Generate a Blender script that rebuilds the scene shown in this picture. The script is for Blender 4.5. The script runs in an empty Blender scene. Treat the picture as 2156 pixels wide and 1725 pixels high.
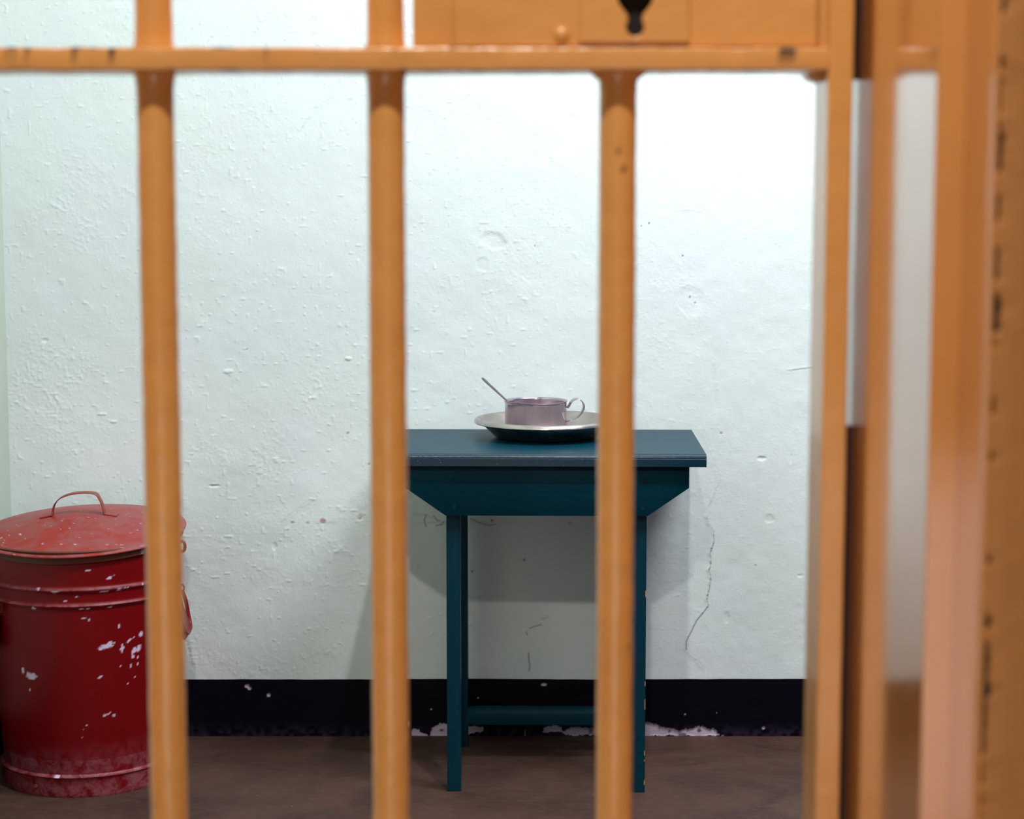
import bpy, bmesh, math, random
import numpy as np
from mathutils import Vector, Matrix, noise as mnoise

random.seed(7); rng = np.random.default_rng(11)
S = bpy.context.scene
COL = S.collection
PI = math.pi

# ------------------------------------------------------------------ camera
F = 4050.0; PITCH = math.atan(443/4050.0); CAMZ = 1.29
cd = bpy.data.cameras.new('camera'); cam = bpy.data.objects.new('camera', cd); COL.objects.link(cam)
cam.location = (0, 0, CAMZ); cam.rotation_euler = (PI/2-PITCH, 0, 0)
cd.sensor_width = 36; cd.lens = 36*F/2156.0; cd.clip_start = .05
cd.dof.use_dof = True; cd.dof.focus_distance = 4.25; cd.dof.aperture_fstop = 9.0
S.camera = cam

def at(px, py, Y):
    "point of the plane y=Y seen at a photograph pixel (used to survey real positions)"
    u = (px-1078)/F; v = -(py-862.5)/F
    c, s = math.cos(PITCH), math.sin(PITCH)
    dy = c + v*s; dz = -s + v*c
    k = Y/dy
    return Vector((u*k, Y, CAMZ+dz*k))

# ------------------------------------------------------------------ helpers
def tag(o, label=None, cat=None, group=None, kind=None):
    if label: o['label'] = label
    if cat: o['category'] = cat
    if group: o['group'] = group
    if kind: o['kind'] = kind
    return o

def link(name, me, m, parent=None, smooth=True, ang=35):
    o = bpy.data.objects.new(name, me); COL.objects.link(o)
    if m: me.materials.append(m.m)
    if smooth:
        me.shade_smooth(); me.set_sharp_from_angle(angle=math.radians(ang))
    if parent:
        o.parent = parent
    return o

def obj(name, bm, m, parent=None, smooth=True, ang=35):
    bmesh.ops.recalc_face_normals(bm, faces=bm.faces[:])
    me = bpy.data.meshes.new(name); bm.to_mesh(me); bm.free()
    return link(name, me, m, parent, smooth, ang)

def thing(name, label, cat, loc=(0, 0, 0), rz=0, group=None):
    o = bpy.data.objects.new(name, None); COL.objects.link(o)
    o.empty_display_size = .05
    o.location = loc; o.rotation_euler = (0, 0, rz)
    return tag(o, label, cat, group)

def box(bm, x0, x1, y0, y1, z0, z1, bev=0, seg=2):
    t = bmesh.new()
    vs = [t.verts.new((x, y, z)) for x in (x0, x1) for y in (y0, y1) for z in (z0, z1)]
    for f in ((0,1,3,2),(4,6,7,5),(0,4,5,1),(2,3,7,6),(0,2,6,4),(1,5,7,3)):
        t.faces.new([vs[i] for i in f])
    bmesh.ops.recalc_face_normals(t, faces=t.faces[:])
    if bev: bmesh.ops.bevel(t, geom=t.edges[:], offset=bev, segments=seg, affect='EDGES', profile=.5)
    me = bpy.data.meshes.new('t'); t.to_mesh(me); t.free(); bm.from_mesh(me); bpy.data.meshes.remove(me)
    return bm

def prism(bm, pts, y0, y1, bev=0):
    "outline in x,z extruded along y"
    t = bmesh.new()
    a = [t.verts.new((x, y0, z)) for x, z in pts]; b = [t.verts.new((x, y1, z)) for x, z in pts]
    n = len(pts)
    t.faces.new(a); t.faces.new(b[::-1])
    for i in range(n): t.faces.new((a[i], b[i], b[(i+1) % n], a[(i+1) % n]))
    bmesh.ops.recalc_face_normals(t, faces=t.faces[:])
    if bev: bmesh.ops.bevel(t, geom=t.edges[:], offset=bev, segments=2, affect='EDGES', profile=.5)
    me = bpy.data.meshes.new('t'); t.to_mesh(me); t.free(); bm.from_mesh(me); bpy.data.meshes.remove(me)
    return bm

def lathe(bm, prof, n=96, cx=0, cy=0):
    rings = []
    for r, z in prof:
        if r < 1e-6: rings.append([bm.verts.new((cx, cy, z))])
        else: rings.append([bm.verts.new((cx+r*math.cos(2*PI*i/n), cy+r*math.sin(2*PI*i/n), z)) for i in range(n)])
    for a, b in zip(rings[:-1], rings[1:]):
        for i in range(n):
            j = (i+1) % n
            if len(a) == 1 and len(b) == 1: continue
            if len(a) == 1: bm.faces.new((a[0], b[j], b[i]))
            elif len(b) == 1: bm.faces.new((a[i], a[j], b[0]))
            else: bm.faces.new((a[i], a[j], b[j], b[i]))
    return bm

def cat_rom(pts, k=8):
    P = [Vector(p) for p in pts]; P = [P[0]*2-P[1]]+P+[P[-1]*2-P[-2]]
    out = []
    for i in range(1, len(P)-2):
        for s in range(k):
            t = s/k; a, b, c, d = P[i-1:i+3]
            out.append(.5*((2*b)+(c-a)*t+(2*a-5*b+4*c-d)*t*t+(3*b-a-3*c+d)*t**3))
    out.append(P[-2]); return out

def strap(bm, pts, side, w, t, rnd=0):
    "flat strip swept along a path; side = width direction; rnd>0 makes round rod"
    P = [Vector(p) for p in pts]; n = len(P); side = Vector(side).normalized(); rings = []
    for i, p in enumerate(P):
        tg = (P[min(i+1, n-1)]-P[max(i-1, 0)]).normalized()
        s = (side - tg*side.dot(tg)).normalized(); nn = tg.cross(s)
        if rnd:
            ring = [p + s*(w*math.cos(a))+nn*(t*math.sin(a)) for a in [2*PI*k/rnd for k in range(rnd)]]
        else:
            c = .35
            ww, tt = w/2, t/2
            ring = [p+s*a+nn*b for a, b in ((-ww, -tt*c), (-ww*.93, -tt), (ww*.93, -tt), (ww, -tt*c), (ww, tt*c), (ww*.93, tt), (-ww*.93, tt), (-ww, tt*c))]
        rings.append([bm.verts.new(q) for q in ring])
    m = len(rings[0])
    for a, b in zip(rings[:-1], rings[1:]):
        for i in range(m): bm.faces.new((a[i], a[(i+1) % m], b[(i+1) % m], b[i]))
    bm.faces.new(rings[0]); bm.faces.new(rings[-1][::-1])
    return bm

# ------------------------------------------------------------------ materials
def srgb(r, g, b):
    f = lambda c: (c/255/12.92) if c/255 <= .04045 else ((c/255+.055)/1.055)**2.4
    return (f(r), f(g), f(b), 1)

class Mat:
    def __init__(s, name, col, rough=.5, metal=0, spec=.5):
        s.m = bpy.data.materials.new(name); s.m.use_nodes = True
        s.nt = s.m.node_tree; s.N = s.nt.nodes; s.L = s.nt.links
        s.b = s.N['Principled BSDF']
        s.b.inputs['Base Color'].default_value = col
        s.b.inputs['Roughness'].default_value = rough
        s.b.inputs['Metallic'].default_value = metal
        s.b.inputs['Specular IOR Level'].default_value = spec
        s.tc = s.N.new('ShaderNodeTexCoord').outputs['Object']
        s.col = None; s.hgt = []
    def noise(s, scale, detail=4, rough=.55, dist=0, vec=None, stretch=None):
        n = s.N.new('ShaderNodeTexNoise')
        n.inputs['Scale'].default_value = scale; n.inputs['Detail'].default_value = detail
        n.inputs['Roughness'].default_value = rough; n.inputs['Distortion'].default_value = dist
        v = vec or s.tc
        if stretch:
            mp = s.N.new('ShaderNodeMapping'); mp.inputs['Scale'].default_value = stretch
            s.L.new(v, mp.inputs['Vector']); v = mp.outputs['Vector']
        s.L.new(v, n.inputs['Vector']); return n.outputs['Fac']
    def ramp(s, f, lo, hi, a=0., b=1.):
        r = s.N.new('ShaderNodeMapRange'); r.inputs['From Min'].default_value = lo; r.inputs['From Max'].default_value = hi
        r.inputs['To Min'].default_value = a; r.inputs['To Max'].default_value = b
        s.L.new(f, r.inputs['Value']); return r.outputs['Result']
    def math(s, op, a, b=None):
        n = s.N.new('ShaderNodeMath'); n.operation = op
        for i, v in enumerate((a, b)):
            if v is None: continue
            if isinstance(v, (int, float)): n.inputs[i].default_value = v
            else: s.L.new(v, n.inputs[i])
        return n.outputs[0]
    def attr(s, name):
        a = s.N.new('ShaderNodeAttribute'); a.attribute_name = name; return a.outputs['Fac']
    def mix(s, fac, col):
        "mix colour col over the present base colour"
        mx = s.N.new('ShaderNodeMix'); mx.data_type = 'RGBA'
        if isinstance(fac, (int, float)): mx.inputs[0].default_value = fac
        else: s.L.new(fac, mx.inputs[0])
        if s.col is None: mx.inputs[6].default_value = s.b.inputs['Base Color'].default_value
        else: s.L.new(s.col, mx.inputs[6])
        mx.inputs[7].default_value = col
        s.col = mx.outputs[2]; s.L.new(s.col, s.b.inputs['Base Color']); return s
    def set(s, inp, sock): s.L.new(sock, s.b.inputs[inp]); return s
    def bump(s, f, strength=.3, dist=.001):
        b = s.N.new('ShaderNodeBump'); b.inputs['Strength'].default_value = strength; b.inputs['Distance'].default_value = dist
        s.L.new(f, b.inputs['Height'])
        if s.hgt: s.L.new(s.hgt[-1], b.inputs['Normal'])
        s.hgt.append(b.outputs['Normal']); s.L.new(b.outputs['Normal'], s.b.inputs['Normal']); return s
    def coat(s, w, r):
        s.b.inputs['Coat Weight'].default_value = w; s.b.inputs['Coat Roughness'].default_value = r; return s

# ochre gloss paint on steel
def ochre(name, col, rough=.35, bumpk=1., chips=True):
    m = Mat(name, col, rough)
    m.mix(m.ramp(m.noise(9, 3), .4, .75, 0, .45), tuple(c*f for c, f in zip(col[:3], (.86, .80, .62)))+(1,))
    m.mix(m.ramp(m.noise(55, 4), .5, .8, 0, .3), tuple(min(1, c*f) for c, f in zip(col[:3], (1.08, 1.15, 1.5)))+(1,))
    if chips: m.mix(m.ramp(m.noise(70, 2, .5), .775, .79, 0, .85), srgb(52, 28, 24))
    m.bump(m.noise(38, 3, .5), .55*bumpk, .003).bump(m.noise(160, 3, .6), .35*bumpk, .0008)
    return m
OCH = srgb(222, 158, 84)
m_gate = ochre('ochre_gloss_paint', OCH, .38)
m_gate.set('Base Color', m_gate.col)
m_gate.coat(.8, .16)
chipa = m_gate.attr('chip'); m_gate.mix(chipa, srgb(48, 24, 26))
m_jamb = ochre('ochre_frame_paint', srgb(216, 148, 80), .12, .2, False)
m_jamb.b.inputs['IOR'].default_value = 1.6; m_jamb.coat(1, .1); m_jamb.b.inputs['Coat IOR'].default_value = 1.7
m_mason = ochre('ochre_masonry_paint', srgb(184, 124, 66), .55, .5, False)
m_bolt = Mat('dark_bare_iron', srgb(42, 18, 24), .6)
m_black = Mat('near_black', srgb(16, 8, 10), .8)  # near-black standing in for shade behind keyhole and crack; one screw too

# wall plaster: mint paint
m_wall = Mat('mint_painted_plaster', srgb(221, 233, 232), .6, spec=.25)
m_wall.mix(m_wall.ramp(m_wall.noise(2.2, 3), .45, .75, 0, .5), srgb(214, 226, 216))
m_wall.mix(m_wall.ramp(m_wall.noise(4.5, 4), .52, .8, 0, .5), srgb(222, 226, 238))
m_wall.mix(m_wall.ramp(m_wall.noise(30, 5, .7), .62, .8, 0, .22), srgb(196, 198, 186))
m_wall.mix(m_wall.attr('rust'), srgb(176, 120, 104))
m_wall.mix(m_wall.attr('dirt'), srgb(96, 92, 100))
m_wall.bump(m_wall.noise(380, 4, .6), .6, .0007).bump(m_wall.noise(160, 3, .6), .3, .001)
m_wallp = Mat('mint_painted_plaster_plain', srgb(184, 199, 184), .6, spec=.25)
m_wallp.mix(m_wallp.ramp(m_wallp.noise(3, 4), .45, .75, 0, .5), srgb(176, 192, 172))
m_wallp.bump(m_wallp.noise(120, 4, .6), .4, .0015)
m_ceil = Mat('ceiling_paint', srgb(60, 62, 74), .8)
m_wallr = Mat('dark_blue_grey_plaster', srgb(52, 58, 80), .7)  # unseen cell walls, coloured dark to cut light bounced under the table
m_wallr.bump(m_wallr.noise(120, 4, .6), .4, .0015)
m_cfl = Mat('pale_corridor_floor', srgb(200, 188, 176), .5)  # unseen floor made pale to bounce light up onto the bars
m_cfl.bump(m_cfl.noise(60, 4), .2, .001)
m_cwall = Mat('corridor_plaster', srgb(104, 96, 90), .7)
m_cwall.bump(m_cwall.noise(120, 4, .6), .4, .0015)
m_ceil.bump(m_ceil.noise(60), .2, .002)

m_dado = Mat('black_navy_band_paint', srgb(4, 4, 17), .55, spec=.12)
m_dado.mix(m_dado.ramp(m_dado.noise(60, 5, .7), .55, .8, 0, .3), srgb(16, 12, 30))
m_dado.mix(m_dado.attr('scuff'), srgb(58, 46, 68))
m_dado.mix(m_dado.attr('peel'), srgb(192, 176, 194))
m_dado.bump(m_dado.noise(150, 4), .3, .001)

m_floor = Mat('worn_brown_floor', srgb(78, 56, 48), .6, spec=.15)
m_floor.mix(m_floor.ramp(m_floor.noise(5, 5, .6, .6), .4, .72, 0, .8), srgb(50, 34, 34))
m_floor.mix(m_floor.ramp(m_floor.noise(26, 6, .7, stretch=(1, 3, 1)), .5, .72, 0, .5), srgb(92, 74, 62))
m_floor.mix(m_floor.ramp(m_floor.noise(90, 5, .7), .58, .8, 0, .5), srgb(46, 32, 32))
m_floor.mix(m_floor.ramp(m_floor.noise(75, 1, .5), .80, .82, 0, .8), srgb(170, 150, 138))
m_floor.bump(m_floor.noise(90, 5), .25, .0012)
m_floor.set('Roughness', m_floor.ramp(m_floor.noise(12, 4), .3, .7, .42, .7))

TEAL = srgb(0, 48, 64)
m_teal = Mat('teal_gloss_wood_paint', TEAL, .40, spec=.5)
m_teal.b.inputs['IOR'].default_value = 1.22
m_edge = Mat('teal_polished_edge_glints', srgb(0, 42, 58), .26)
m_edge.mix(m_edge.ramp(m_edge.noise(220, 3, .6, stretch=(1, 3, 3)), .68, .74, 0, .8), srgb(120, 170, 190))  # pale blue flecks put the highlight's glints into the colour
m_edge.bump(m_edge.noise(120, 3, .6), .4, .0008)
m_teal.mix(m_teal.ramp(m_teal.noise(14, 4, .6, stretch=(1, 6, 9)), .4, .8, 0, .5), srgb(6, 62, 70))
m_teal.mix(m_teal.ramp(m_teal.noise(60, 3, .6), .74, .76, 0, .7), srgb(2, 22, 30))
m_teal.bump(m_teal.noise(40, 4, .6, stretch=(1, 8, 8)), .25, .0012)
m_tealw = Mat('teal_paint_worn_edges', TEAL, .35, spec=.2)
m_tealw.mix(m_tealw.ramp(m_tealw.noise(14, 4, .6, stretch=(5, 5, 1)), .4, .8, 0, .5), srgb(6, 60, 70))
m_tealw.mix(m_tealw.attr('chip'), srgb(206, 152, 108))
m_tealw.bump(m_tealw.noise(40, 4, .6, stretch=(8, 8, 1)), .25, .0012)

m_steel = Mat('dull_steel', srgb(188, 172, 184), .22, .9)
m_steel.mix(m_steel.ramp(m_steel.noise(9, 2), .4, .75, 0, .35), srgb(164, 150, 158))
m_spoon = Mat('tarnished_steel', srgb(122, 116, 116), .3, .95)
m_basin = Mat('worn_steel_basin', srgb(186, 176, 172), .3, 1)
m_basin.mix(m_basin.ramp(m_basin.noise(20, 5), .4, .7, 0, .6), srgb(150, 140, 138))
m_basin.set('Roughness', m_basin.ramp(m_basin.noise(25, 4), .3, .7, .22, .42))

RED = srgb(114, 0, 6)
def redmat(name, base, dust, dustcol):
    m = Mat(name, base, .42, spec=.3)
    m.mix(m.ramp(m.noise(16, 5, .7, .3), .42, .6, .1*dust, dust), dustcol)
    m.mix(m.ramp(m.noise(110, 4, .7), .66, .74, 0, .7*dust), srgb(214, 150, 146))
    m.mix(m.attr('rust'), srgb(84, 48, 34))
    m.mix(m.math('MULTIPLY', m.attr('dust'), m.ramp(m.noise(34, 6, .72, .5), .40, .62)), srgb(158, 100, 112))
    m.mix(m.attr('chip'), srgb(214, 196, 222))
    m.bump(m.noise(60, 4), .2, .001)
    return m
m_red = redmat('dark_red_bin_paint', RED, .15, srgb(96, 4, 14))
m_lid = redmat('dusty_red_lid_paint', srgb(142, 30, 14), .9, srgb(134, 66, 66))
m_hand = Mat('rusty_red_handle', srgb(138, 66, 50), .45)
m_hand.mix(m_hand.ramp(m_hand.noise(40, 4), .4, .7), srgb(112, 40, 30))
m_white = Mat('lamp_enamel', srgb(225, 225, 220), .4)

# ------------------------------------------------------------------ value noise grid
def vnoise(X, Z, cell, seed):
    r = np.random.default_rng(seed); G = r.random((257, 257))
    x = X/cell+37.3; z = Z/cell+11.7
    xi = np.floor(x).astype(int); zi = np.floor(z).astype(int); fx = x-xi; fz = z-zi
    fx = fx*fx*(3-2*fx); fz = fz*fz*(3-2*fz)
    g = lambda a, b: G[a % 257, b % 257]
    return (g(xi, zi)*(1-fx)+g(xi+1, zi)*fx)*(1-fz)+(g(xi, zi+1)*(1-fx)+g(xi+1, zi+1)*fx)*fz

def grid_mesh(name, P, nx, nz, attrs, m, parent=None):
    "P (nx*nz,3) points, x fastest"
    me = bpy.data.meshes.new(name)
    nq = (nx-1)*(nz-1)
    me.vertices.add(nx*nz); me.vertices.foreach_set('co', P.astype(np.float32).ravel())
    i = np.arange(nx-1)[None, :]+nx*np.arange(nz-1)[:, None]
    q = np.stack([i, i+1, i+1+nx, i+nx], -1).reshape(-1, 4)
    me.loops.add(nq*4); me.loops.foreach_set('vertex_index', q.ravel().astype(np.int32))
    me.polygons.add(nq); me.polygons.foreach_set('loop_start', (np.arange(nq)*4).astype(np.int32))
    me.update(calc_edges=True)
    for k, v in attrs.items():
        a = me.attributes.new(k, 'FLOAT', 'POINT'); a.data.foreach_set('value', np.clip(v, 0, 1).astype(np.float32).ravel())
    me.shade_smooth()
    o = bpy.data.objects.new(name, me); COL.objects.link(o); me.materials.append(m.m)
    if parent: o.parent = parent
    return o

# ------------------------------------------------------------------ room shell
WY = 4.54; LX = -1.195; RX = 1.42; CEIL = 3.72; DADO = .141
FY = .987                                              # corridor face of the front wall

# back wall: modelled plaster relief
x0, x1, z0, z1 = LX, 1.06, DADO-.02, 1.80
st = .0021
nx = int((x1-x0)/st)+1; nz = int((z1-z0)/st)+1
xs = np.linspace(x0, x1, nx); zs = np.linspace(z0, z1, nz)
X, Z = np.meshgrid(xs, zs)
H = .0022*(vnoise(X, Z, .16, 1)-.5)+.0012*(vnoise(X, Z, .05, 2)-.5)+.0005*(vnoise(X, Z, .018, 3)-.5)
dens = np.clip(vnoise(X, Z, .2, 4)*2.2-.8, 0, 1)*np.clip(vnoise(X, Z, .045, 14)*2-.5, .15, 1)*np.clip(1-(X+.3)/1.1, .25, 1)
sp = vnoise(X+.1*Z, Z, .0068, 5); H += .0008*np.clip((sp-.62)/.3, 0, 1)*dens
sp = vnoise(X, Z, .005, 6); H += .0006*np.clip((sp-.6)/.3, 0, 1)*(dens+.12)
sp = vnoise(X, Z, .009, 16); H += .0012*np.clip((sp-.84)/.16, 0, 1)*np.clip(1.1-(X+.4)/1.2, .25, 1)
D = np.zeros_like(H); RU = np.zeros_like(H)
def w2(px, py):
    p = at(px, py, WY); return p.x, p.z
def crack(pts, w=.0016, dark=.5, lip=.0012, jit=.0015):
    P = [w2(*p) for p in pts]
    Q = []
    for a, b in zip(P[:-1], P[1:]):
        n = max(1, int(math.hypot(b[0]-a[0], b[1]-a[1])/.012))
        for k in range(n): Q.append((a[0]+(b[0]-a[0])*k/n+random.uniform(-jit, jit), a[1]+(b[1]-a[1])*k/n))
    Q.append(P[-1])
    for a, b in zip(Q[:-1], Q[1:]):
        xa, xb = sorted((a[0], b[0])); za, zb = sorted((a[1], b[1])); m_ = .012
        i0, i1 = np.searchsorted(xs, (xa-m_, xb+m_)); j0, j1 = np.searchsorted(zs, (za-m_, zb+m_))
        if i1 <= i0 or j1 <= j0: continue
        x, z = X[j0:j1, i0:i1], Z[j0:j1, i0:i1]
        dx, dz = b[0]-a[0], b[1]-a[1]; L2 = dx*dx+dz*dz+1e-12
        t = np.clip(((x-a[0])*dx+(z-a[1])*dz)/L2, 0, 1)
        ex, ez = x-a[0]-t*dx, z-a[1]-t*dz; d = np.hypot(ex, ez)
        side = np.sign(ex*dz-ez*dx)
        D[j0:j1, i0:i1] = np.maximum(D[j0:j1, i0:i1], dark*np.exp(-(d/w)**2))
        hh = lip*np.exp(-d/.004)*(side > 0) - .0006*np.exp(-(d/w)**2)
        cur = H[j0:j1, i0:i1]; H[j0:j1, i0:i1] = cur+hh*np.exp(-(d/.008)**2)*.8
def blob(px, py, rx, ry, h=0, dark=0, rust=0, ragged=.4, hard=2.5):
    cx, cz = w2(px, py); k = 4.54/F; rx *= k; ry *= k
    i0, i1 = np.searchsorted(xs, (cx-rx*2, cx+rx*2)); j0, j1 = np.searchsorted(zs, (cz-ry*2, cz+ry*2))
    x, z = X[j0:j1, i0:i1], Z[j0:j1, i0:i1]
    d = np.hypot((x-cx)/rx, (z-cz)/ry) + ragged*(vnoise(x, z, min(rx, ry)*.8, 9)-.5)
    w = np.clip((1.15-d)*hard, 0, 1)
    H[j0:j1, i0:i1] += h*w
    if dark: D[j0:j1, i0:i1] = np.maximum(D[j0:j1, i0:i1], dark*w)
    if rust: RU[j0:j1, i0:i1] = np.maximum(RU[j0:j1, i0:i1], rust*w)
crack([(1480,905),(1503,960),(1508,990),(1516,1012),(1505,1040),(1490,1068)], dark=.12, lip=.0008)
crack([(1488,1088),(1493,1102),(1502,1120),(1502,1140),(1495,1165),(1496,1195),(1491,1200),(1497,1215),(1494,1240),(1487,1262),(1492,1275),(1480,1290)], dark=.55, lip=.002)
crack([(1480,1290),(1467,1305),(1455,1330),(1446,1350),(1444,1368)], dark=.75, lip=.0006)
crack([(1446,1368),(1465,1385),(1483,1412)], dark=.3)
crack([(592,1100),(615,1080),(640,1062),(668,1045)], dark=.25, lip=.001)
crack([(990,1092),(1010,1100),(1028,1106),(1043,1104)], dark=.6)
crack([(1116,1323),(1128,1318),(1140,1315)], dark=.7, lip=.0005)
crack([(1107,1330),(1110,1336)], dark=.6); crack([(1142,1303),(1152,1300),(1154,1296)], dark=.4)
crack([(1114,1375),(1113,1390),(1115,1402),(1114,1412)], dark=.75, lip=.0004)
crack([(1020,487),(1030,490),(1046,492),(1058,500),(1066,512)], dark=.5, lip=.0012)
crack([(1430,600),(1440,600),(1455,606),(1468,612),(1480,630),(1500,636)], dark=.22, lip=.0009)
crack([(1420,620),(1428,645),(1450,668)], dark=.1, lip=.0009)
crack([(665,222),(690,215),(702,208)], dark=.2); crack([(634,272),(640,262),(655,245)], dark=.15)
crack([(1428,440),(1450,438),(1482,444)], dark=.15); crack([(1740,770),(1660,780)], dark=.15, lip=.0012)
crack([(1500,750),(1505,780),(1512,830)], dark=.12)
for (x, y, rx, ry, h) in ((1042,508,26,19,-.0011),(1015,558,13,14,-.0009),(1455,634,28,30,-.0007),(452,1023,11,3,-.0018),(1603,965,9,4,-.0018),
        (734,755,7,4,.002),(480,782,10,5,.0016),(578,1150,5,8,-.0014),(1620,1092,9,9,-.001),(95,717,6,4,-.0018),(215,872,9,3,.0014),(240,888,7,3,.0014),
        (1665,965,2,10,-.0012),(758,1090,5,6,-.0016),(1530,1300,6,12,-.0008),(1684,1212,6,3,-.001)):
    blob(x, y, rx, ry, h)
for (x, y, r, k) in ((680,1097,7,.8),(758,1092,4,.6),(616,1100,4,.6),(648,1101,4,.5),(732,912,3,.8),(520,735,2,.7),(553,758,2,.4),(1518,912,3,.8),(1590,1190,2.5,.6),(1036,1096,4,.7),(1200,1100,4,.4),(777,977,3,.7)):
    blob(x, y, r, r*.8, -.0008, rust=k)
for (x, y, r) in ((1240,0,0),(1104,1178,3),(994,1203,2.5),(1366,470,2),(1350,476,1.5),(1126,518,1.5),(1437,538,2),(1452,625,2),(1463,637,2)):
    if r: blob(x, y, r, r*1.2, -.0004, dark=.75)
crack([(868,1082),(900,1084),(912,1092)], dark=.3); crack([(898,1085),(894,1095),(897,1108)], dark=.5); crack([(912,1085),(920,1095),(935,1098),(932,1104),(918,1106)], dark=.5)
# horizontal grubby line where something once rubbed the wall
ln = w2(700, 1100)[1]
D = np.maximum(D, .22*np.exp(-((Z-ln-.006*(vnoise(X, Z, .05, 20)-.5))/.004)**2)*np.clip(vnoise(X, Z, .03, 21)*2-.9, 0, 1)*(X > -.5)*(X < .2))
P = np.stack([X, WY-H-.0035+0*X, Z], -1).reshape(-1, 3)
wb = grid_mesh('wall_back', P, nx, nz, {'dirt': D, 'rust': RU}, m_wall)
tag(wb, 'pale mint painted plaster wall behind the table, cracked and flaking', kind='structure')
bm = bmesh.new(); bm.from_mesh(wb.data)
box(bm, LX-.25, RX+.25, WY, WY+.2, -.1, CEIL+.1); box(bm, LX-.01, RX+.01, WY-.004, WY+.001, 1.795, CEIL); box(bm, 1.055, RX+.01, WY-.004, WY+.001, 0, 1.80)
bm.to_mesh(wb.data); bm.free()

# black painted band at the foot of the back wall
bx0, bx1 = LX, RX; st = .0022
bnx = int((bx1-bx0)/st)+1; bnz = 72
bxs = np.linspace(bx0, bx1, bnx); T = np.linspace(0, 1, bnz)
BX, BT = np.meshgrid(bxs, T)
top = DADO + .0012*(vnoise(BX, BX*0, .04, 31)-.5) + .0025*(vnoise(BX, BX*0, .3, 32)-.5)
BZ = BT*top
def pk(pts):
    xx = [at(p[0], 1550, WY).x for p in pts]; zz = [max(0, at(p[0], p[1], WY).z) for p in pts]
    return np.interp(BX, xx, zz)
prof = pk([(300,1560),(866,1556),(868,1530),(880,1534),(905,1548),(910,1528),(925,1521),(975,1524),(1018,1526),(1020,1556),(1140,1556),(1146,1528),(1160,1525),(1182,1526),(1184,1535),(1200,1530),(1300,1524),(1340,1522),(1362,1516),(1395,1529),(1430,1534),(1448,1534),(1462,1526),(1500,1533),(1520,1545),(1545,1556),(1900,1560)])
lowp = pk([(300,1556),(866,1552),(870,1553),(905,1556),(975,1549),(980,1546),(1018,1540),(1100,1556),(1146,1540),(1182,1541),(1200,1556),(1900,1558)])
rg = .0045*(vnoise(BX, BZ, .004, 33)-.5)+.006*(vnoise(BX, BZ, .012, 34)-.5)-.0012
PE = np.clip((prof+rg-BZ)*900, 0, 1)*(prof > .004)*np.clip((BZ-lowp+rg)*900+1, 0, 1)
PE *= 1-.7*np.clip((vnoise(BX, BZ, .012, 36)-.72)*8, 0, 1)
for (px, py, rx, ry) in ((521,1444,5,4),(526,1449,4,3),(566,1463,4,4),(1145,1441,6,3),(1007,1469,2,1.5),(1105,1543,1.5,6),(1442,1503,2,2),(1508,1500,1,1),(1607,1532,3,3),(1600,1553,8,2),(1575,1553,6,1.5),(860,1523,3,6),(908,1493,1.5,1.5)):
    p = at(px, py, WY-.004); k = 4.54/F
    d = np.hypot((BX-p.x)/(rx*k), (BZ-p.z)/(ry*k)); PE = np.maximum(PE, np.clip((1.2-d)*3, 0, 1))
SC = np.clip(1-BZ/.035, 0, 1)*np.clip(vnoise(BX, BZ, .01, 38)*2-.6, 0, 1)*.6
BH = .0045+.0010*(vnoise(BX, BZ, .03, 40)-.5)-.0035*PE
P = np.stack([BX, WY-.0035-BH, BZ], -1).reshape(-1, 3)
bb = grid_mesh('baseboard_back', P, bnx, bnz, {'peel': PE, 'scuff': SC}, m_dado)
tag(bb, 'black painted band at the foot of the wall, peeling to pale plaster', kind='structure')
bm = bmesh.new(); bm.from_mesh(bb.data); box(bm, LX, RX, WY-.003, WY+.001, 0, DADO-.0015); bm.to_mesh(bb.data); bm.free()

def slab(name, label, m, *b, bev=0):
    o = obj(name, box(bmesh.new(), *b, bev=bev), m); return tag(o, label, kind='structure')
slab('wall_left', 'pale green plaster side wall at the left edge', m_wallp, LX-.2, LX, FY+.3, WY, 0, CEIL)
slab('baseboard_left', 'black painted band along the left wall', m_dado, LX-.001, LX+.004, FY+.3, WY-.007, 0, DADO)
slab('wall_right', 'dark plaster side wall right of the table, unseen', m_wallr, RX, RX+.2, FY+.3, WY, 0, CEIL)
slab('baseboard_right', 'black painted band along the right wall', m_dado, RX-.004, RX+.001, FY+.3, WY-.007, 0, DADO)
slab('floor', 'worn brown painted concrete floor', m_floor, -2.6, 2.6, FY+.1, WY+.2, -.1, 0)
slab('floor_corridor', 'pale corridor floor in front of the gate', m_cfl, -2.6, 2.6, -1.6, FY+.1, -.1, 0)
slab('ceiling', 'painted ceiling over cell and corridor', m_ceil, -2.6, 2.6, -1.6, WY+.2, CEIL, CEIL+.12)
slab('wall_corridor', 'corridor wall behind the camera', m_cwall, -2.6, 2.6, -1.6, -1.45, 0, CEIL)

# front wall with the doorway
JX = .229; GX0 = -.735; HEADZ = 2.62
bm = bmesh.new()
box(bm, .2475, 2.6, FY+.001, FY+.30, 0, CEIL)
box(bm, -2.6, GX0-.02, FY+.001, FY+.30, 0, CEIL)
box(bm, GX0-.02, .2475, FY+.001, FY+.30, HEADZ+.02, CEIL)
wf = obj('wall_front', bm, m_mason, smooth=False); wf.data.materials.append(m_wallr.m)
for p_ in wf.data.polygons:
    if p_.center.y > FY+.25: p_.material_index = 1
tag(wf, 'tan painted masonry wall at the right edge, around the gate', kind='structure')
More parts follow.
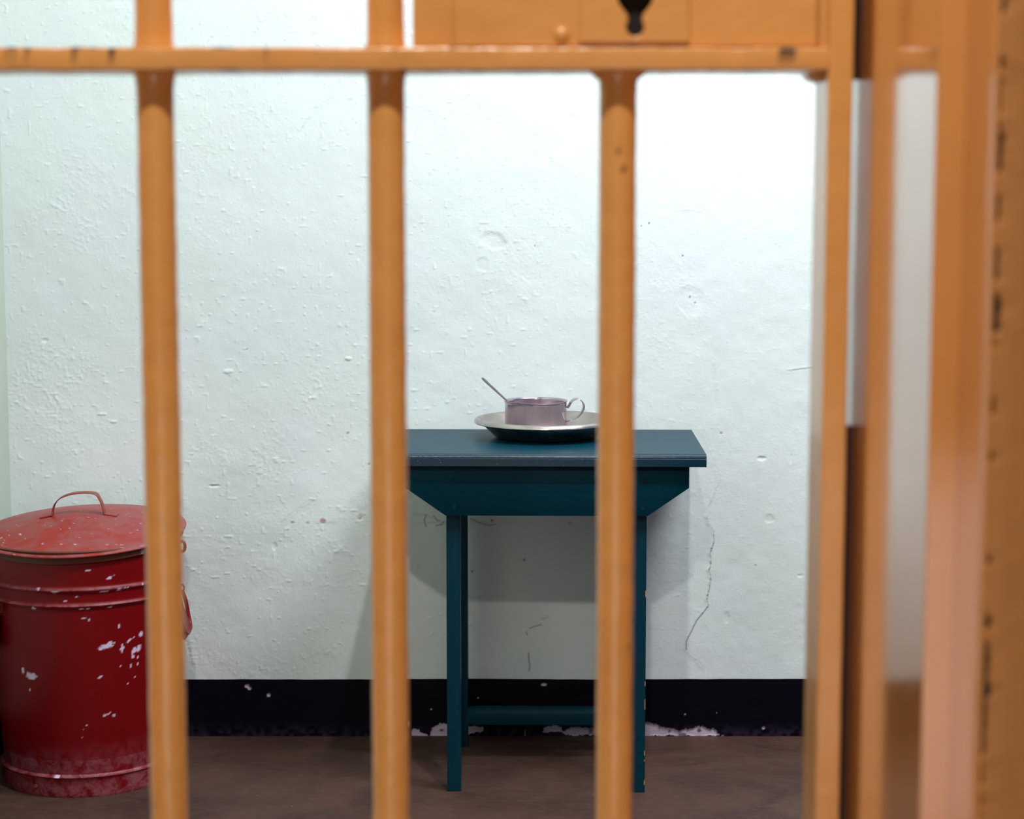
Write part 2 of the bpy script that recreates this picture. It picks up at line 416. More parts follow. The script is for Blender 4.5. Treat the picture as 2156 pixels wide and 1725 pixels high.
# skim of paint on the masonry, its edge broken away from the frame along a crack
zz = np.linspace(0.62, 1.62, 900)
gaps = [(0,28,9),(122,150,7),(170,240,5),(262,285,6),(285,362,11),(415,470,7),(525,592,8),(622,700,13),(720,735,4),(842,872,8),(957,972,7),(1172,1190,8),(1298,1325,11),(1355,1380,8),(1380,1400,11),(1400,1440,9),(1440,1470,13),(1470,1590,8),(1610,1650,6),(1680,1700,5),(1712,1725,5)]
bm = bmesh.new(); cols = []
xe = .2462
for z in zz:
    p = CAMZ-z
    th = math.atan2(p, FY)-PITCH; py = 862.5+F*math.tan(th)
    g = 0
    for a, b, w in gaps:
        if a-6 < py < b+6:
            u = min(py-a+6, b+6-py)/10.0
            g = max(g, w*min(1, max(0, u)))
    jit = mnoise.noise(Vector((0, z*160, 3)))
    gx = xe + .0006*(mnoise.noise(Vector((5, z*14, 0)))) + (g*(1.25+.6*jit))*FY/F
    cols.append([bm.verts.new((gx, FY-.0005, z)), bm.verts.new((gx+.0015, FY-.0022-.0006*mnoise.noise(Vector((z*60, 0, 0))), z)), bm.verts.new((gx+.012, FY-.0012, z)), bm.verts.new((.75, FY-.0008, z)), bm.verts.new((gx+.0008, FY+.0015, z))])
for a, b in zip(cols[:-1], cols[1:]):
    for i in range(3): bm.faces.new((a[i], a[i+1], b[i+1], b[i]))
    bm.faces.new((a[4], a[0], b[0], b[4]))
o = obj('paint_skim', bm, m_mason, wf, ang=60)
bm = box(bmesh.new(), 0.2466, .2600, FY+.0002, FY+.0012, .62, 1.62); obj('crack_shade_sheet', bm, m_black, wf, smooth=False)  # dark sheet standing in for the shade inside the crack

# steel frame: reveal, front edge, second step
def bumpy_frame():
    bm = bmesh.new()
    box(bm, JX, .2475, 1.049, 1.40, 0, HEADZ+.02, bev=.0018, seg=3)
    box(bm, .2445, .2472, FY-.0003, 1.053, 0, HEADZ+.02, bev=.0009, seg=2)
    box(bm, GX0-.02, GX0, 1.049, 1.40, 0, HEADZ+.02, bev=.0018)
    box(bm, GX0, JX, 1.049, 1.40, HEADZ, HEADZ+.02, bev=.0018)
    return bm
fr = obj('trim_1', bumpy_frame(), m_jamb, ang=9)
tag(fr, 'ochre gloss painted steel door frame right of the gate', kind='structure')

# ------------------------------------------------------------------ the gate
gate = thing('cell_gate', 'ochre painted steel barred cell gate across the foreground', 'gate', (-.2, 1.30, 0))
def gpart(name, bm, m=m_gate, parent=None, ang=35):
    bmesh.ops.translate(bm, verts=bm.verts[:], vec=(.2, -1.30, 0)) if parent is None else None
    o = obj(name, bm, m, parent or gate, ang=ang); return o
G0, G1 = 1.270, 1.327
SX0, SX1 = .2062, .2226
RZ0, RZ1 = 1.3737, 1.3884
def paintattr(o, spots, pad=1.3):
    "chips of missing paint, world positions"
    me = o.data; co = np.empty(len(me.vertices)*3); me.vertices.foreach_get('co', co); co = co.reshape(-1, 3)+np.array([-.2, 1.30, 0])
    v = np.zeros(len(co))
    for (x, y, z, rx, ry, rz) in spots:
        n = np.array([mnoise.noise(Vector((c[0]*400, c[1]*400, c[2]*400))) for c in co]) if len(co) < 80000 else 0
        d = np.sqrt(((co[:, 0]-x)/rx)**2+((co[:, 1]-y)/ry)**2+((co[:, 2]-z)/rz)**2)+.5*n
        v = np.maximum(v, np.clip((1.1-d)*4, 0, 1))
    a = me.attributes.new('chip', 'FLOAT', 'POINT'); a.data.foreach_set('value', v.astype(np.float32))
def fine_box(x0, x1, y0, y1, z0, z1, n, axis, amp=.0004, bev=.0016, cuts=4):
    "bar finely divided along its length with uneven hand painted surface"
    t = bmesh.new(); box(t, x0, x1, y0, y1, z0, z1, bev=bev, seg=3)
    ln_ = (x1-x0) if axis == 0 else (z1-z0); s = (x0 if axis == 0 else z0)
    for k in range(1, n):
        co = [0, 0, 0]; co[axis] = s+ln_*k/n; no = [0, 0, 0]; no[axis] = 1
        bmesh.ops.bisect_plane(t, geom=t.verts[:]+t.edges[:]+t.faces[:], plane_co=co, plane_no=no)
    for v in t.verts:
        c = v.co
        q = mnoise.noise_vector(c*45)+.6*mnoise.noise_vector(c*140)
        v.co = c+q*amp
    return t
rail = gpart('rail', fine_box(GX0+.035, SX0+.001, G0, G1, RZ0, RZ1, 420, 0, .0005))
def rp(px, py): return at(px, py, G0)
sp = []
for (px, py, rx, rz) in ((22,101,9,3),(60,101,12,3),(160,101,14,3),(195,101,9,3),(235,103,6,3),(470,99,32,3),(560,101,6,3),(438,120,7,5),(1660,106,16,6),(950,101,6,2),(1330,98,8,3),(1490,110,5,4),
        (480,148,26,3),(850,149,12,3),(975,150,50,3),(1250,150,12,3),(600,149,14,2),(1600,149,30,2)):
    p = rp(px, py); sp.append((p.x, p.y, p.z, rx*.00033, .006, rz*.00033))
paintattr(rail, sp)
stile = gpart('stile', fine_box(SX0, SX1, G0, G1, .02, 2.6, 520, 2, .0002), ang=11); paintattr(stile, [(-.2,1,0,.001,.001,.001)])
st2 = gpart('stile', fine_box(GX0+.012, GX0+.036, G0, G1, .02, 2.6, 60, 2)); paintattr(st2, [(9,9,9,1,1,1)])
for z in (.05, .72-.72+.03,)[:1]:
    r = gpart('rail', fine_box(GX0+.035, SX0+.001, G0, G1, z, z+.0147, 60, 0)); paintattr(r, [(9,9,9,1,1,1)])
r = gpart('rail', fine_box(GX0+.035, SX0+.001, G0, G1, 2.585, 2.6, 60, 0)); paintattr(r, [(9,9,9,1,1,1)])
r = gpart('rail', fine_box(GX0+.035, SX0+.001, G0, G1, 1.575, 1.59, 60, 0)); paintattr(r, [(9,9,9,1,1,1)])

def bar_bm(x, z0, z1, r=.0126):
    bm = bmesh.new(); n = 40; k = int((z1-z0)/.004)
    rings = []
    for i in range(k+1):
        z = z0+(z1-z0)*i/k; ring = []
        # weld bead swelling where the bar meets the rails
        e = min(abs(z-RZ0), abs(z-RZ1))
        sw = .0022*math.exp(-(e/.0035)) if e < .02 else 0
        for j in range(n):
            a = 2*PI*j/n; d = Vector((math.cos(a), math.sin(a), 0))
            q = Vector((x*7, 0, z))+d*.0126
            rr = r+sw+.00035*mnoise.noise(q*60)+.00025*mnoise.noise(q*170)
            ring.append(bm.verts.new((x+d.x*rr, 1.2985+d.y*rr, z)))
        rings.append(ring)
    for a, b in zip(rings[:-1], rings[1:]):
        for j in range(n): bm.faces.new((a[j], a[(j+1) % n], b[(j+1) % n], b[j]))
    bm.faces.new(rings[0]); bm.faces.new(rings[-1][::-1])
    return bm
BARX = [at(327, 200, 1.2985).x, at(813, 200, 1.2985).x, at(1301, 200, 1.2985).x]
step = BARX[1]-BARX[0]
bars = []
for i, x in enumerate([BARX[0]-2*step, BARX[0]-step]+BARX):
    b = gpart('bar', bar_bm(x, .06, RZ0+.004 if x > 0 else RZ1-.004+.19)); bars.append(b)
    sp = [(9,9,9,1,1,1)]
    if i == 4:
        for (px, py, r_) in ((1312,353,5),(1302,321,4),(1270,325,3)):
            p = at(px, py, 1.286); sp.append((p.x, p.y, p.z, r_*.00032, .01, r_*.00032))
    if i == 2:
        p = at(362, 55, 1.29); sp.append((p.x, p.y, p.z, .0008, .01, .0015))
    paintattr(b, sp)
    if x < 0: 
        b2 = gpart('bar', bar_bm(x, 1.586, 2.59)); paintattr(b2, [(9,9,9,1,1,1)])
b2 = gpart('bar', bar_bm(BARX[2], 1.586, 2.59)); paintattr(b2, [(9,9,9,1,1,1)])
# weld gussets under the rail at the third bar and in the corner by the stile
for s in (-1, 1):
    x = BARX[2]
    bm = prism(bmesh.new(), [(x+s*.010, RZ0+.001), (x+s*.0192, RZ0+.001), (x+s*.0165, RZ0-.0022), (x+s*.0125, RZ0-.0052), (x+s*.010, RZ0-.007)], 1.289, 1.309, bev=.0008)
    g = gpart('weld', bm); paintattr(g, [(9,9,9,1,1,1)])
bm = prism(bmesh.new(), [(SX0+.001, RZ0+.001), (SX0-.010, RZ0+.001), (SX0-.0085, RZ0-.003), (SX0-.003, RZ0-.0055), (SX0+.001, RZ0-.006)], 1.296, 1.326, bev=.0009)
g = gpart('weld', bm); paintattr(g, [(9,9,9,1,1,1)])

# lock: backing plate, case, covers, keyhole
def plate(name, outer, holes, y0, y1, m, parent, bev=.0008):
    "flat plate with holes: outlines in x,z"
    cu = bpy.data.curves.new('c', 'CURVE'); cu.dimensions = '2D'; cu.fill_mode = 'BOTH'
    for loop in [outer]+holes:
        s = cu.splines.new('POLY'); s.points.add(len(loop)-1); s.use_cyclic_u = True
        for k, (x, z) in enumerate(loop): s.points[k].co = (x, z, 0, 1)
    cu.extrude = (y1-y0)/2-bev; cu.bevel_depth = bev; cu.bevel_resolution = 1; cu.offset = -bev
    t = bpy.data.objects.new('t', cu); COL.objects.link(t)
    dg = bpy.context.evaluated_depsgraph_get(); me = bpy.data.meshes.new_from_object(t.evaluated_get(dg))
    me.materials.clear()
    bpy.data.objects.remove(t); bpy.data.curves.remove(cu)
    ym = (y0+y1)/2
    me.transform(Matrix(((1, 0, 0, 0), (0, 0, -1, ym), (0, 1, 0, 0), (0, 0, 0, 1))))
    me.transform(Matrix.Translation((.2, -1.30, 0)))
    o = link(name, me, m, parent, ang=40)
    if m == m_gate:
        a = me.attributes.new('chip', 'FLOAT', 'POINT')
    return o
def rect(px0, px1, Y, z0, z1):
    xa = at(px0, 80, Y).x; xb = at(px1, 80, Y).x
    return [(xa, z0), (xb, z0), (xb, z1), (xa, z1)]
LT = 1.560
def key_loop(Y, grow=0):
    c = at(1337, 57, Y); kx = Y/F*.985; R = (19+grow)*kx
    right = []
    for a in range(-90, 50, 10): right.append((R*math.cos(math.radians(a)), c.z+R*math.sin(math.radians(a))))
    right += [((15.5+grow)*kx, c.z+20*kx), ((17+grow)*kx, c.z+27*kx), ((26+grow)*kx, c.z+37*kx), ((36+grow)*kx, c.z+52*kx), ((38+grow)*kx, c.z+68*kx), ((30+grow)*kx, c.z+92*kx), ((14+grow)*kx, c.z+104*kx)]
    pts = [(c.x+x, z) for x, z in right]+[(c.x-x, z) for x, z in right[::-1]]
    return pts
lock = plate('lock_backing_plate', rect(869, 1748, 1.284, RZ1-.001, LT+.015), [key_loop(1.284, 6)], 1.283, 1.289, m_gate, gate)
case = plate('lock_case', rect(953, 1720, 1.279, RZ1+.0008, LT), [key_loop(1.279, 4)], 1.2765, 1.284, m_gate, lock, .0014)
plate('lock_edge_strip', rect(1725, 1741, 1.281, RZ1+.0008, LT), [], 1.2795, 1.284, m_gate, lock, .0008)
zc = at(1337, 89, 1.274).z
plate('cover_plate', rect(1219, 1452, 1.274, zc, zc+.105), [key_loop(1.273)], 1.2725, 1.2775, m_gate, lock, .0009)
bm = box(bmesh.new(), at(1280,50,1.28).x+.2, at(1400,50,1.28).x+.2, -.0115, -.0075+.003, RZ1+.004, RZ1+.06); obj('keyhole_shade_block', bm, m_black, lock, smooth=False)  # dark block standing in for the shade inside the keyhole
def rivet(px, py, Y, r):
    p = at(px, py, Y); bm = bmesh.new()
    lathe(bm, [(r, -.001), (r*.96, r*.12), (r*.8, r*.34), (r*.5, r*.5), (r*.2, r*.57), (0, r*.58)], 28)
    bmesh.ops.rotate(bm, verts=bm.verts[:], cent=(0, 0, 0), matrix=Matrix.Rotation(PI/2, 3, 'X'))
    bmesh.ops.translate(bm, verts=bm.verts[:], vec=(p.x+.2, Y-1.30, p.z))
    o = obj('rivet', bm, m_gate, lock); o.data.attributes.new('chip', 'FLOAT', 'POINT')
rivet(1183, 73, 1.2765, .0056); rivet(1183, -160, 1.2765, .0056); rivet(1600, -160, 1.2765, .0056)
# lock body behind the plate
bm = box(bmesh.new(), at(985,50,1.30).x+.2, SX0+.2-.002, -.0106+.0005, .038, RZ1+.0, LT, bev=.001)
# hollow it in front of the keyhole by keeping it behind the dark keyhole block
for v in bm.verts: v.co.y = max(v.co.y, -.0045)
b = obj('lock_body', bm, m_gate, lock); b.data.attributes.new('chip', 'FLOAT', 'POINT')

bm = box(bmesh.new(), SX1+.2-.0005, JX+.2-.0006, -.016, .022, RZ0-.0035, LT, bev=.0004); obj('lock_bolt', bm, m_bolt, lock)
bm = box(bmesh.new(), SX1+.0006, JX+.0004, 1.288, 1.293, 0.0, 1.138); obj('dark_gap_strip', bm, m_bolt, fr, smooth=False)  # invented strip that draws the dark line beside the stile

# ------------------------------------------------------------------ table
TX, TYb, TZ = .078, 4.505, .750          # centre x, back edge y
RT = math.radians(-1.2)
table = thing('side_table', 'small dark teal painted wooden table against the wall', 'table', (TX, 4.28, 0), RT)
HW = .340; FYT = 4.055-4.28; BYT = TYb-4.28
def wood(name, bm, m=m_teal, parent=table, ang=35): return obj(name, bm, m, parent, ang=ang)
# top: moulded front edge (groove, round nose)
bm = bmesh.new()
def along(bm, pr, hw):
    prism(bm, pr, -hw, hw)
    for v in bm.verts: v.co = Vector((v.co.y, v.co.x, v.co.z))
    bmesh.ops.recalc_face_normals(bm, faces=bm.faces[:]); return bm
top_o = wood('table_top', along(bm, [(BYT, .7235), (BYT, TZ), (FYT+.0105, TZ), (FYT+.0105, .7235)], HW), ang=25)
wood('front_moulding', along(bmesh.new(), [(FYT+.0102, .7235), (FYT+.0102, TZ-.0014), (FYT+.0092, TZ-.0012), (FYT+.0082, TZ-.0003), (FYT+.005, TZ-.0012), (FYT+.0022, TZ-.0036), (FYT+.0008, TZ-.0068), (FYT+.0008, TZ-.0090), (FYT, TZ-.0098), (FYT, .7245), (FYT+.001, .7235)], HW), m_edge, ang=25)
AY0, AY1 = 4.075-4.28, 4.075-4.28+.018
AX = .305; LGX0, LGX1 = -.216, -.1835                # outer & inner edge of the left leg
zb, zm = .6145, .676
bm = prism(bmesh.new(), [(-AX, .7235), (AX, .7235), (AX, zm), (.2165, zb), (-.2165, zb), (-AX, zm)], AY0, AY1, bev=.0009)
apron = wood('front_apron', bm)
bm = prism(bmesh.new(), [(-AX, .7235), (AX, .7235), (AX, zm), (.2165, zb), (-.2165, zb), (-AX, zm)], BYT-.030, BYT-.012, bev=.0009)
wood('back_apron', bm)
for (px, py) in ((957,1012),(958,1068),(1359,1014),(1355,1070)):
    p = at(px, py, 4.075); bm = bmesh.new()
    lathe(bm, [(0, .0006), (.0016, .0006), (.0018, -.0006), (.0022, .0004), (.0042, .0006), (.0048, -.0006)], 20)
    bmesh.ops.rotate(bm, verts=bm.verts[:], cent=(0, 0, 0), matrix=Matrix.Rotation(PI/2, 3, 'X'))
    yy = AY0-.0004
    bmesh.ops.translate(bm, verts=bm.verts[:], vec=(p.x-TX+.002, yy, p.z))
    s_ = obj('screw', bm, m_black if py == 1014 else m_teal, apron)
def leg(xa, xb, ya, yb, edge):
    bm = fine_box(xa, xb, ya, yb, 0, .7235, 220, 2, .0002, .0012)
    if edge:
        for dx in (.0022, .0032): bmesh.ops.bisect_plane(bm, geom=bm.verts[:]+bm.edges[:]+bm.faces[:], plane_co=(edge-dx, 0, 0), plane_no=(1, 0, 0))
    o = wood('leg', bm, m_tealw)
    me = o.data; v = np.zeros(len(me.vertices))
    for i, vt in enumerate(me.vertices):
        c = vt.co
        if edge and abs(c.x-edge) < .0016 and c.y < ya+.004:
            q = mnoise.noise(Vector((xa*90, 3.1, c.z*60)))
            v[i] = 1 if q > (.38 if c.z > .25 else .2) else 0
        if edge and c.z < .0008: v[i] = .4
    a = me.attributes.new('chip', 'FLOAT', 'POINT'); a.data.foreach_set('value', v.astype(np.float32))
    return o
ly = AY1
leg(-.216, -.186, ly, ly+.034, None); leg(.186, .216, ly, ly+.034, .216)
leg(-.216, -.186, BYT-.065, BYT-.031, None); leg(.186, .216, BYT-.065, BYT-.031, .216)
for s in (-1, 1):       # side rails
    bm = box(bmesh.new(), s*.201-.009, s*.201+.009, ly+.034, BYT-.065, .66, .7235, bev=.0008); wood('side_rail', bm)
bm = box(bmesh.new(), -.186, .186, BYT-.110, BYT-.043, .0655, .0945, bev=.0012); st_ = wood('stretcher', bm)

# ------------------------------------------------------------------ basin, mug, spoon
BXc = at(1149, 880, 4.36).x; BYc = 4.358
bm = bmesh.new()
zt = .0435
lathe(bm, [(0, .0015), (.100, .0015), (.1085, .0022), (.1165, .0065), (.124, .014), (.1475, zt-.006), (.150, zt-.002), (.1535, zt+.0008), (.158, zt+.0006), (.1625, zt-.0035), (.1638, zt-.008), (.1620, zt-.0095), (.1600, zt-.008), (.1585, zt-.004), (.155, zt-.0025), (.1515, zt-.005), (.1490, zt-.009), (.1255, .0125), (.1175, .0045), (.109, .0004), (.100, 0), (0, 0)], 128)
basin = obj('basin', bm, m_basin, ang=60)
basin.location = (BXc, BYc, TZ+.0002); tag(basin, 'shallow round steel basin on the teal table, holding the mug', 'basin')
MXc = at(1128, 880, 4.352).x; MYc = 4.352; MB = TZ+.0018
mug = thing('mug', 'wide steel mug with strap handle standing in the basin', 'mug', (MXc, MYc, MB))
bm = bmesh.new(); R = .0702; mh = .0835
lathe(bm, [(0, 0), (R-.003, 0), (R-.0008, .001), (R, .003), (R, mh-.0075), (R+.0006, mh-.0062), (R+.0004, mh-.0045), (R+.0006, mh-.003), (R+.0022, mh-.0018), (R+.0026, mh-.0005), (R+.0016, mh), (R-.0004, mh-.0012), (R-.0012, mh-.006), (R-.0012, .004), (R-.004, .0015), (0, .0015)], 128)
obj('mug_body', bm, m_steel, mug, ang=60)
def mp(px, py):
    p = at(px, py, MYc-.006); return (p.x-MXc, -.006, p.z-MB)
pts = [mp(1188.5, 858.5), mp(1194, 859), mp(1198, 854), mp(1203, 846), mp(1210, 841), mp(1219, 840.5), mp(1227, 848), mp(1229, 857), mp(1226, 866), mp(1218, 876), mp(1207, 883), mp(1198, 886), mp(1191.5, 892)]
path = cat_rom(pts, 6)
bm = strap(bmesh.new(), path, (-.30, .95, .12), .013, .0014); 
rot = Matrix.Rotation(math.radians(-12), 4, 'Z')
h = obj('mug_handle', bm, m_steel, mug, ang=50)
# spoon leaning over the left rim of the mug
sp_tip = at(1014.5, 797, 4.345); sp_rim = at(1064, 842.5, 4.345)
d = (sp_rim-sp_tip); dn = d.normalized()
bowl_z = MB+.018
sp_tip.z += .0015; sp_rim.z += .0062
t_end = (bowl_z-sp_rim.z)/dn.z
end = sp_rim+dn*min(t_end, .105)
bm = bmesh.new(); L = (end-sp_tip).length
secs = []
for i in range(60):
    s = i/59; w = .0050*(1-.45*min(1, s/.5)) if s < .62 else .00275
    if s < .04: w *= (.35+.65*math.sqrt(s/.04))
    dish = 0
    if s > .70:
        u = (s-.70)/.30; w = .00275+(.0165-.00275)*math.sin(PI*min(1, u**.75))**.7 if u < 1 else .001; dish = .005*math.sin(PI*u)
    secs.append((s*L, max(w, .0008), dish))
sd = Vector((0, 1, 0)); sd = (sd*.9+dn.cross(sd).normalized()*.42).normalized(); nn = dn.cross(sd).normalized()
if nn.z > 0: nn = -nn
rings = []
for s, w, dish in secs:
    ring = []
    for k in range(9):
        a = -1+2*k/8; q = sp_tip+dn*s+sd*(a*w)+nn*(dish*(1-a*a)+.0004*(1-a*a)); ring.append(q+nn*.0006)
    for k in range(8, -1, -1):
        a = -1+2*k/8; q = sp_tip+dn*s+sd*(a*w)+nn*(dish*(1-a*a)+.0004*(1-a*a)); ring.append(q-nn*.0006)
    rings.append([bm.verts.new(q) for q in ring])
for a, b in zip(rings[:-1], rings[1:]):
    m_ = len(a)
    for i in range(m_): bm.faces.new((a[i], a[(i+1) % m_], b[(i+1) % m_], b[i]))
bm.faces.new(rings[0]); bm.faces.new(rings[-1][::-1])
spoon = obj('spoon', bm, m_spoon, ang=60); tag(spoon, 'thin metal spoon leaning out of the steel mug to the left', 'spoon')

# ------------------------------------------------------------------ dustbin
CX, CY = -.957, 4.236
binn = thing('dustbin', 'chipped dark red metal dustbin with lid in the left corner', 'dustbin', (CX, CY, 0))
RB, RTp, HB = .178, .213, .540
rad = lambda z: RB+(RTp-RB)*(z/HB)**.8
prof = []
for i in range(0, 181):
    z = .004+(HB-.004)*i/180
    r = rad(z)
    for zc_, a in ((.461, .0052), (.426, .0052)): r += a*math.exp(-((z-zc_)/.0042)**2)
    if z < .046: r = rad(.046)+.0050-.0015*(1-z/.046)
    r += .0040*math.exp(-((z-.047)/.0028)**2)
    prof.append((r, z))
outer = [(0, .012), (RB-.012, .012), (RB-.004, 0), (rad(.046)+.0025, 0)]+prof+[(RTp+.005, HB+.001), (RTp+.006, HB+.005), (RTp+.001, HB+.007), (RTp-.003, HB+.003), (RTp-.004, HB-.02), (RTp-.03, .03), (0, .03)]
bm = lathe(bmesh.new(), outer, 360)
body = obj('bin_body', bm, m_red, binn, ang=60)
def setattr_(o, **kw):
    for k, v in kw.items():
        a = o.data.attributes.new(k, 'FLOAT', 'POINT'); a.data.foreach_set('value', np.clip(v, 0, 1).astype(np.float32))
def coords(o):
    co = np.empty(len(o.data.vertices)*3); o.data.vertices.foreach_get('co', co); return co.reshape(-1, 3)
co = coords(body); th = np.arctan2(co[:, 1], co[:, 0]); zz_ = co[:, 2]; U = th*.2
chip = np.zeros(len(co)); lump = vnoise(U, zz_, .004, 51)-.5
def bchip(px, py, rx, ry, ang=0):
    # where the ray from the camera meets the drum
    lo = at(px, py, CY-.2); r_ = rad(max(0, lo.z)); y = CY-.2
    for _ in range(6):
        p = at(px, py, y); dx = p.x-CX; r_ = rad(max(0, p.z)); y = CY-math.sqrt(max(1e-5, r_*r_-dx*dx))
    t0 = math.atan2(p.y-CY, p.x-CX); k = 4.1/F
    du = (th-t0)*r_; du = (du+PI*r_) % (2*PI*r_)-PI*r_; dz = zz_-p.z
    fs = max(.35, abs(math.sin(t0)))
    c, s = math.cos(ang), math.sin(ang); a = du*c+dz*s; b = -du*s+dz*c
    d = np.hypot(a/(rx*k/fs), b/(ry*k))+.9*lump
    np.maximum(chip, np.clip((1.1-d)*4, 0, 1), out=chip)
for c in ((222,1362,13,5,.2),(232,1357,7,6),(214,1366,6,4),(257,1366,2.5,9),(272,1349,5,2.5,.6),(281,1343,4,1.5,.5),(296,1336,3,5),(282,1370,3,8,-.4),(292,1366,3,9,-.5),(280,1382,3,4),(290,1384,2,4),(255,1402,1.5,2),(275,1402,1.5,4),(290,1398,1.5,3),(285,1426,1.5,2),
          (67,1425,10,7),(60,1421,6,5),(48,1413,3,8),(63,1453,4,1.5),(212,1426,5,2,.1),(239,1507,3,3),(228,1504,6,2,.5),(219,1508,4,2,.5),(184,1528,2,1.5,.4),(177,1535,3,1,.4),(170,1538,1.5,1),(122,1634,6,3.5),(230,1217,7,3,.4),(137,1265,5,1.5),(163,1258,4,1.2),(176,1302,3,1.5),(188,1306,2,1.5),(252,1318,2,4),(258,1288,3,1.5),
          (220,1245,8,2),(248,1241,6,2),(262,1239,5,1.5),(115,1247,10,1.5),(72,1281,4,3),(172,1282,6,1.5),(186,1281,4,1.5),(230,1279,4,1.5),(82,1240,4,2),(296,1231,4,1.5),(185,1202,4,1.5),(108,1440,2,1),(268,1440,2,1),(112,1555,2,1),(172,1554,2,1.5)):
    bchip(*c)
dn_ = vnoise(U, zz_, .02, 55)*.5+vnoise(U, zz_, .006, 56)*.3+vnoise(U, zz_, .05, 57)*.2
dust = np.clip((1-zz_/.13), 0, 1)**1.2*.75
dust = np.maximum(dust, np.exp(-((zz_-.049)/.004)**2)*.9)
dust = np.maximum(dust, (np.exp(-((zz_-.463)/.003)**2)+np.exp(-((zz_-.428)/.003)**2))*.6)
setattr_(body, chip=chip, dust=dust, rust=np.clip((zz_-(HB-.012))*200, 0, 1)*.9)
# lid, tilted slightly forward
LR = .228
kr = [0, .03, .06, .10, .14, .18, .205, .2165, .222, LR-.0012]; kz = [.045, .0440, .0412, .0345, .0255, .0155, .0090, .0066, .0062, .0050]
zfun = lambda r: sum(np.interp(abs(r)+d, kr, kz) for d in (-.009, -.006, -.003, 0, .003, .006, .009))/7
rs = np.linspace(0.0, LR-.0012, 90)
lid_prof = [(r, float(zfun(max(r, .0095)) if r < .0095 else zfun(r) if r < LR-.012 else np.interp(r, kr, kz))) for r in rs]
lid_prof += [(LR, .0036), (LR-.0002, .0018), (LR-.003, .0008), (LR-.0065, -.002), (LR-.0072, -.013), (LR-.0082, -.013), (LR-.009, .001), (.18, .012), (.10, .031), (0, .041)]
bm = lathe(bmesh.new(), lid_prof, 256)
lid = obj('lid', bm, m_lid, binn, ang=50)
lid.location = (0, 0, .5535); lid.rotation_euler = (math.radians(5.2), math.radians(-1.0), 0)
co = coords(lid); ch = np.clip((vnoise(co[:, 0]*1.6, co[:, 1], .006, 60)-.93)*20, 0, 1)*.7
rr = np.hypot(co[:, 0], co[:, 1])
setattr_(lid, chip=ch, dust=np.exp(-((rr-.222)/.008)**2)*.5*(co[:, 2] > 0.002), rust=(co[:, 2] < .0006)*.9*(rr > LR-.02))
# strap handle over the lid
za = .034
hp = [(-.058, -.002, .0395), (-.0565, 0, .052), (-.050, 0, .067), (-.036, 0, .080), (-.012, 0, .088), (.018, 0, .0905), (.040, 0, .087), (.049, 0, .075), (.055, 0, .057), (.058, 0, .0385)]
hp = [(x-.004, y-.012, z+(.0015)) for x, y, z in hp]
hd = obj('lid_handle', strap(bmesh.new(), cat_rom(hp, 6), (0, 1, 0), .019, .0022), m_hand, lid, ang=50)
for s in (-1, 1):       # riveted feet
    xf = s*.058-.004; xg = xf+s*.028
    zf = lambda x: float(np.interp(abs(x), [0, .03, .06, .10, .14], [.045, .0445, .0415, .0345, .0255]))
    obj('handle_tab', strap(bmesh.new(), [(xf, -.012, zf(xf)+.0008), (xg, -.012, zf(xg)+.0008)], (0, 1, 0), .019, .002), m_lid, lid, ang=50)
# drop handles on the drum sides
def side_handle(az, flare):
    ca, sa = math.cos(az), math.sin(az); out = Vector((ca, sa, 0)); tn = Vector((-sa, ca, 0))
    r = rad(.40)
    h_ = bpy.data.objects.new('side_handle', None)
    bm = bmesh.new(); W = .052
    pts = []
    def q(t, o_, z): return tn*t+out*(r+o_)+Vector((0, 0, z))
    path = [q(-W, .004, .408), q(-W, .012, .385), q(-W*.96, .004+flare*.7, .352), q(-W*.7, .004+flare, .328), q(0, .004+flare*1.05, .323), q(W*.7, .004+flare, .328), q(W*.96, .004+flare*.7, .352), q(W, .012, .385), q(W, .004, .408)]
    strap(bm, cat_rom(path, 6), out, .0045, .0045, rnd=10)
    o = obj('side_handle', bm, m_red, binn, ang=50)
    # sheet cover of the grip
    bm = bmesh.new(); sh = []
    for i in range(9):
        u = -1+2*i/8
        sh.append([bm.verts.new(q(W*.8*u, a, b)) for a, b in ((.0045, .395), (.008, .375), (.004+flare*.8, .345), (.007+flare*1.05, .322), (.004+flare*.9, .313), (flare*.55, .318), (flare*.55+.002, .324), (flare*.6, .345), (.005, .372), (.0005, .393))])
    for a, b in zip(sh[:-1], sh[1:]):
        for i in range(10): bm.faces.new((a[i], a[(i+1) % 10], b[(i+1) % 10], b[i]))
    bm.faces.new(sh[0]); bm.faces.new(sh[-1][::-1])
    obj('grip', bm, m_red, o, ang=50)
    for s in (-1, 1):
        bm = bmesh.new(); c = tn*(s*W)+out*(r+.003)+Vector((0, 0, .412))
        ring = [c+Vector((0, 0, 1))*(.009*math.cos(a))+out*(.009*math.sin(a)*.6+.001) for a in [PI*2*k/16 for k in range(17)]]
        strap(bm, ring, tn, .012, .002)
        obj('handle_lug', bm, m_red, o, ang=50)
side_handle(math.radians(2), .020)
side_handle(math.radians(182+30), .016)
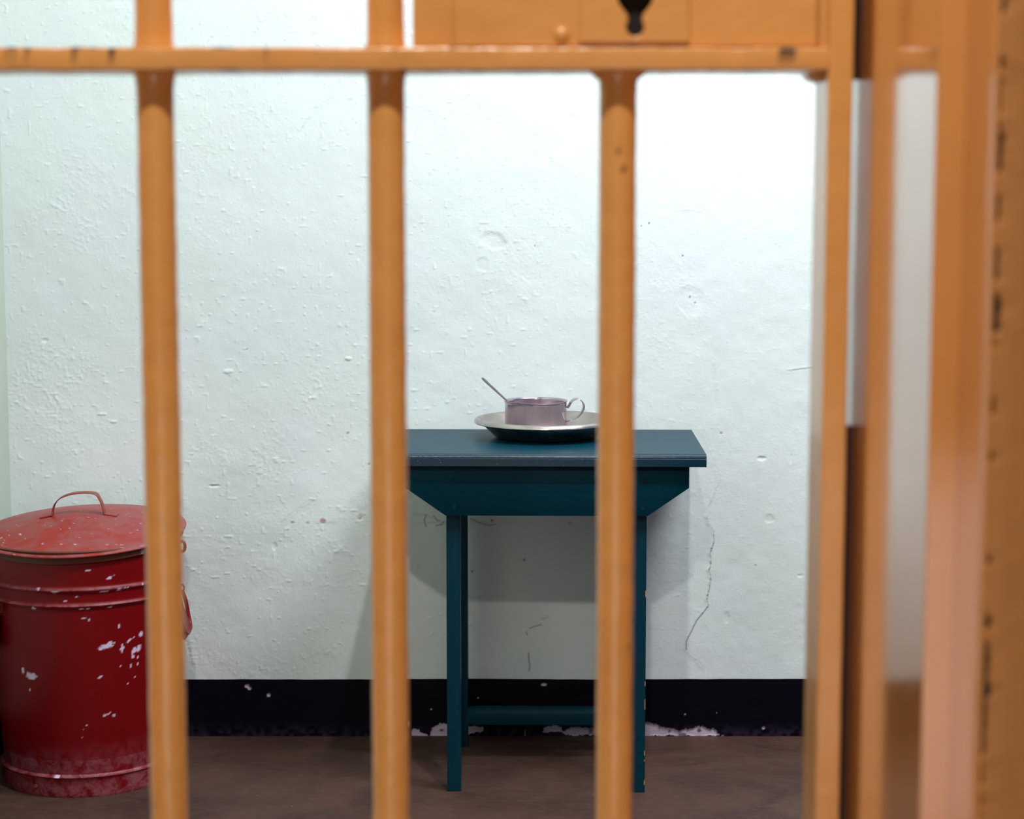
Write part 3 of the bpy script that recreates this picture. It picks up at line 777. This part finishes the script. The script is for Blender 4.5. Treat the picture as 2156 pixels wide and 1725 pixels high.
# lid catch ring at the right rim
bm = bmesh.new(); c = Vector((RTp+.010, -.02, .523))
ring = [c+Vector((.0075*math.cos(a), 0, .012*math.sin(a))) for a in [2*PI*k/20 for k in range(21)]]
strap(bm, ring, (0, 1, 0), .0035, .0035, rnd=8)
box(bm, RTp-.004, RTp+.004, -.030, -.010, .495, .520, bev=.001)
obj('rim_lug', bm, m_hand, binn, ang=50)
bm = bmesh.new(); lathe(bm, [(0, .003), (.004, .002), (.005, -.001)], 16)
bmesh.ops.rotate(bm, verts=bm.verts[:], cent=(0, 0, 0), matrix=Matrix.Rotation(PI/2, 3, 'X'))
p = at(80, 1651, CY-.155); rr0 = rad(.046)+.0045; dx = p.x-CX; yy = -math.sqrt(rr0**2-dx**2)
bmesh.ops.translate(bm, verts=bm.verts[:], vec=(dx, yy-.001, p.z))
obj('rivet', bm, m_hand, binn)

# ------------------------------------------------------------------ lamps
def lamp(name, label, loc, power, col, r):
    t = thing(name, label, 'lamp', (loc[0], loc[1], CEIL))
    if loc[2] < CEIL-.25: obj('lamp_rod', lathe(bmesh.new(), [(0, -.03), (.008, -.03), (.008, loc[2]-CEIL+r+.02), (0, loc[2]-CEIL+r+.02)], 16), m_white, t)
    bm = lathe(bmesh.new(), [(0, 0), (.09, 0), (.095, -.012), (.05, -.03), (.03, -.045), (0, -.045)], 48)
    obj('lamp_base', bm, m_white, t)
    ld = bpy.data.lights.new('bulb', 'POINT'); ld.energy = power; ld.color = col; ld.shadow_soft_size = r
    lo = bpy.data.objects.new('bulb', ld); COL.objects.link(lo); lo.parent = t; lo.location = (0, 0, loc[2]-CEIL)
lamp('ceiling_lamp', 'round white ceiling lamp in the middle of the cell', (.38, 2.66, 3.62), 175, (.99, .99, .98), .05)
lamp('globe_lamp', 'white globe lamp near the right wall of the cell', (.98, 3.42, 2.82), 218, (.965, .965, 1), .38)
lamp('ceiling_lamp', 'round white ceiling lamp in the corridor', (-.10, .12, 3.08), 150, (1, .93, .85), .05)
# added fill light and its panel, unseen behind the camera, for the lower bars
wn = obj('fill_panel', box(bmesh.new(), -.72, .72, -1.452, -1.43, .02, .84), m_white, smooth=False); tag(wn, 'added white panel behind the fill light, unseen', kind='structure')
ld = bpy.data.lights.new('fill_light', 'AREA'); ld.shape = 'RECTANGLE'; ld.size = 1.3; ld.size_y = .7; ld.energy = 5.5; ld.color = (1, .93, 1)
lo = bpy.data.objects.new('fill_light', ld); COL.objects.link(lo); lo.location = (0, -1.42, .43); lo.rotation_euler = (PI/2, 0, PI)

w = bpy.data.worlds.new('world'); S.world = w; w.use_nodes = True
w.node_tree.nodes['Background'].inputs[0].default_value = (.4, .5, .9, 1); w.node_tree.nodes['Background'].inputs[1].default_value = .05
S.view_settings.view_transform = 'Standard'; S.view_settings.look = 'None'
S.view_settings.exposure = 0; S.view_settings.gamma = 1; S.view_settings.use_curve_mapping = False
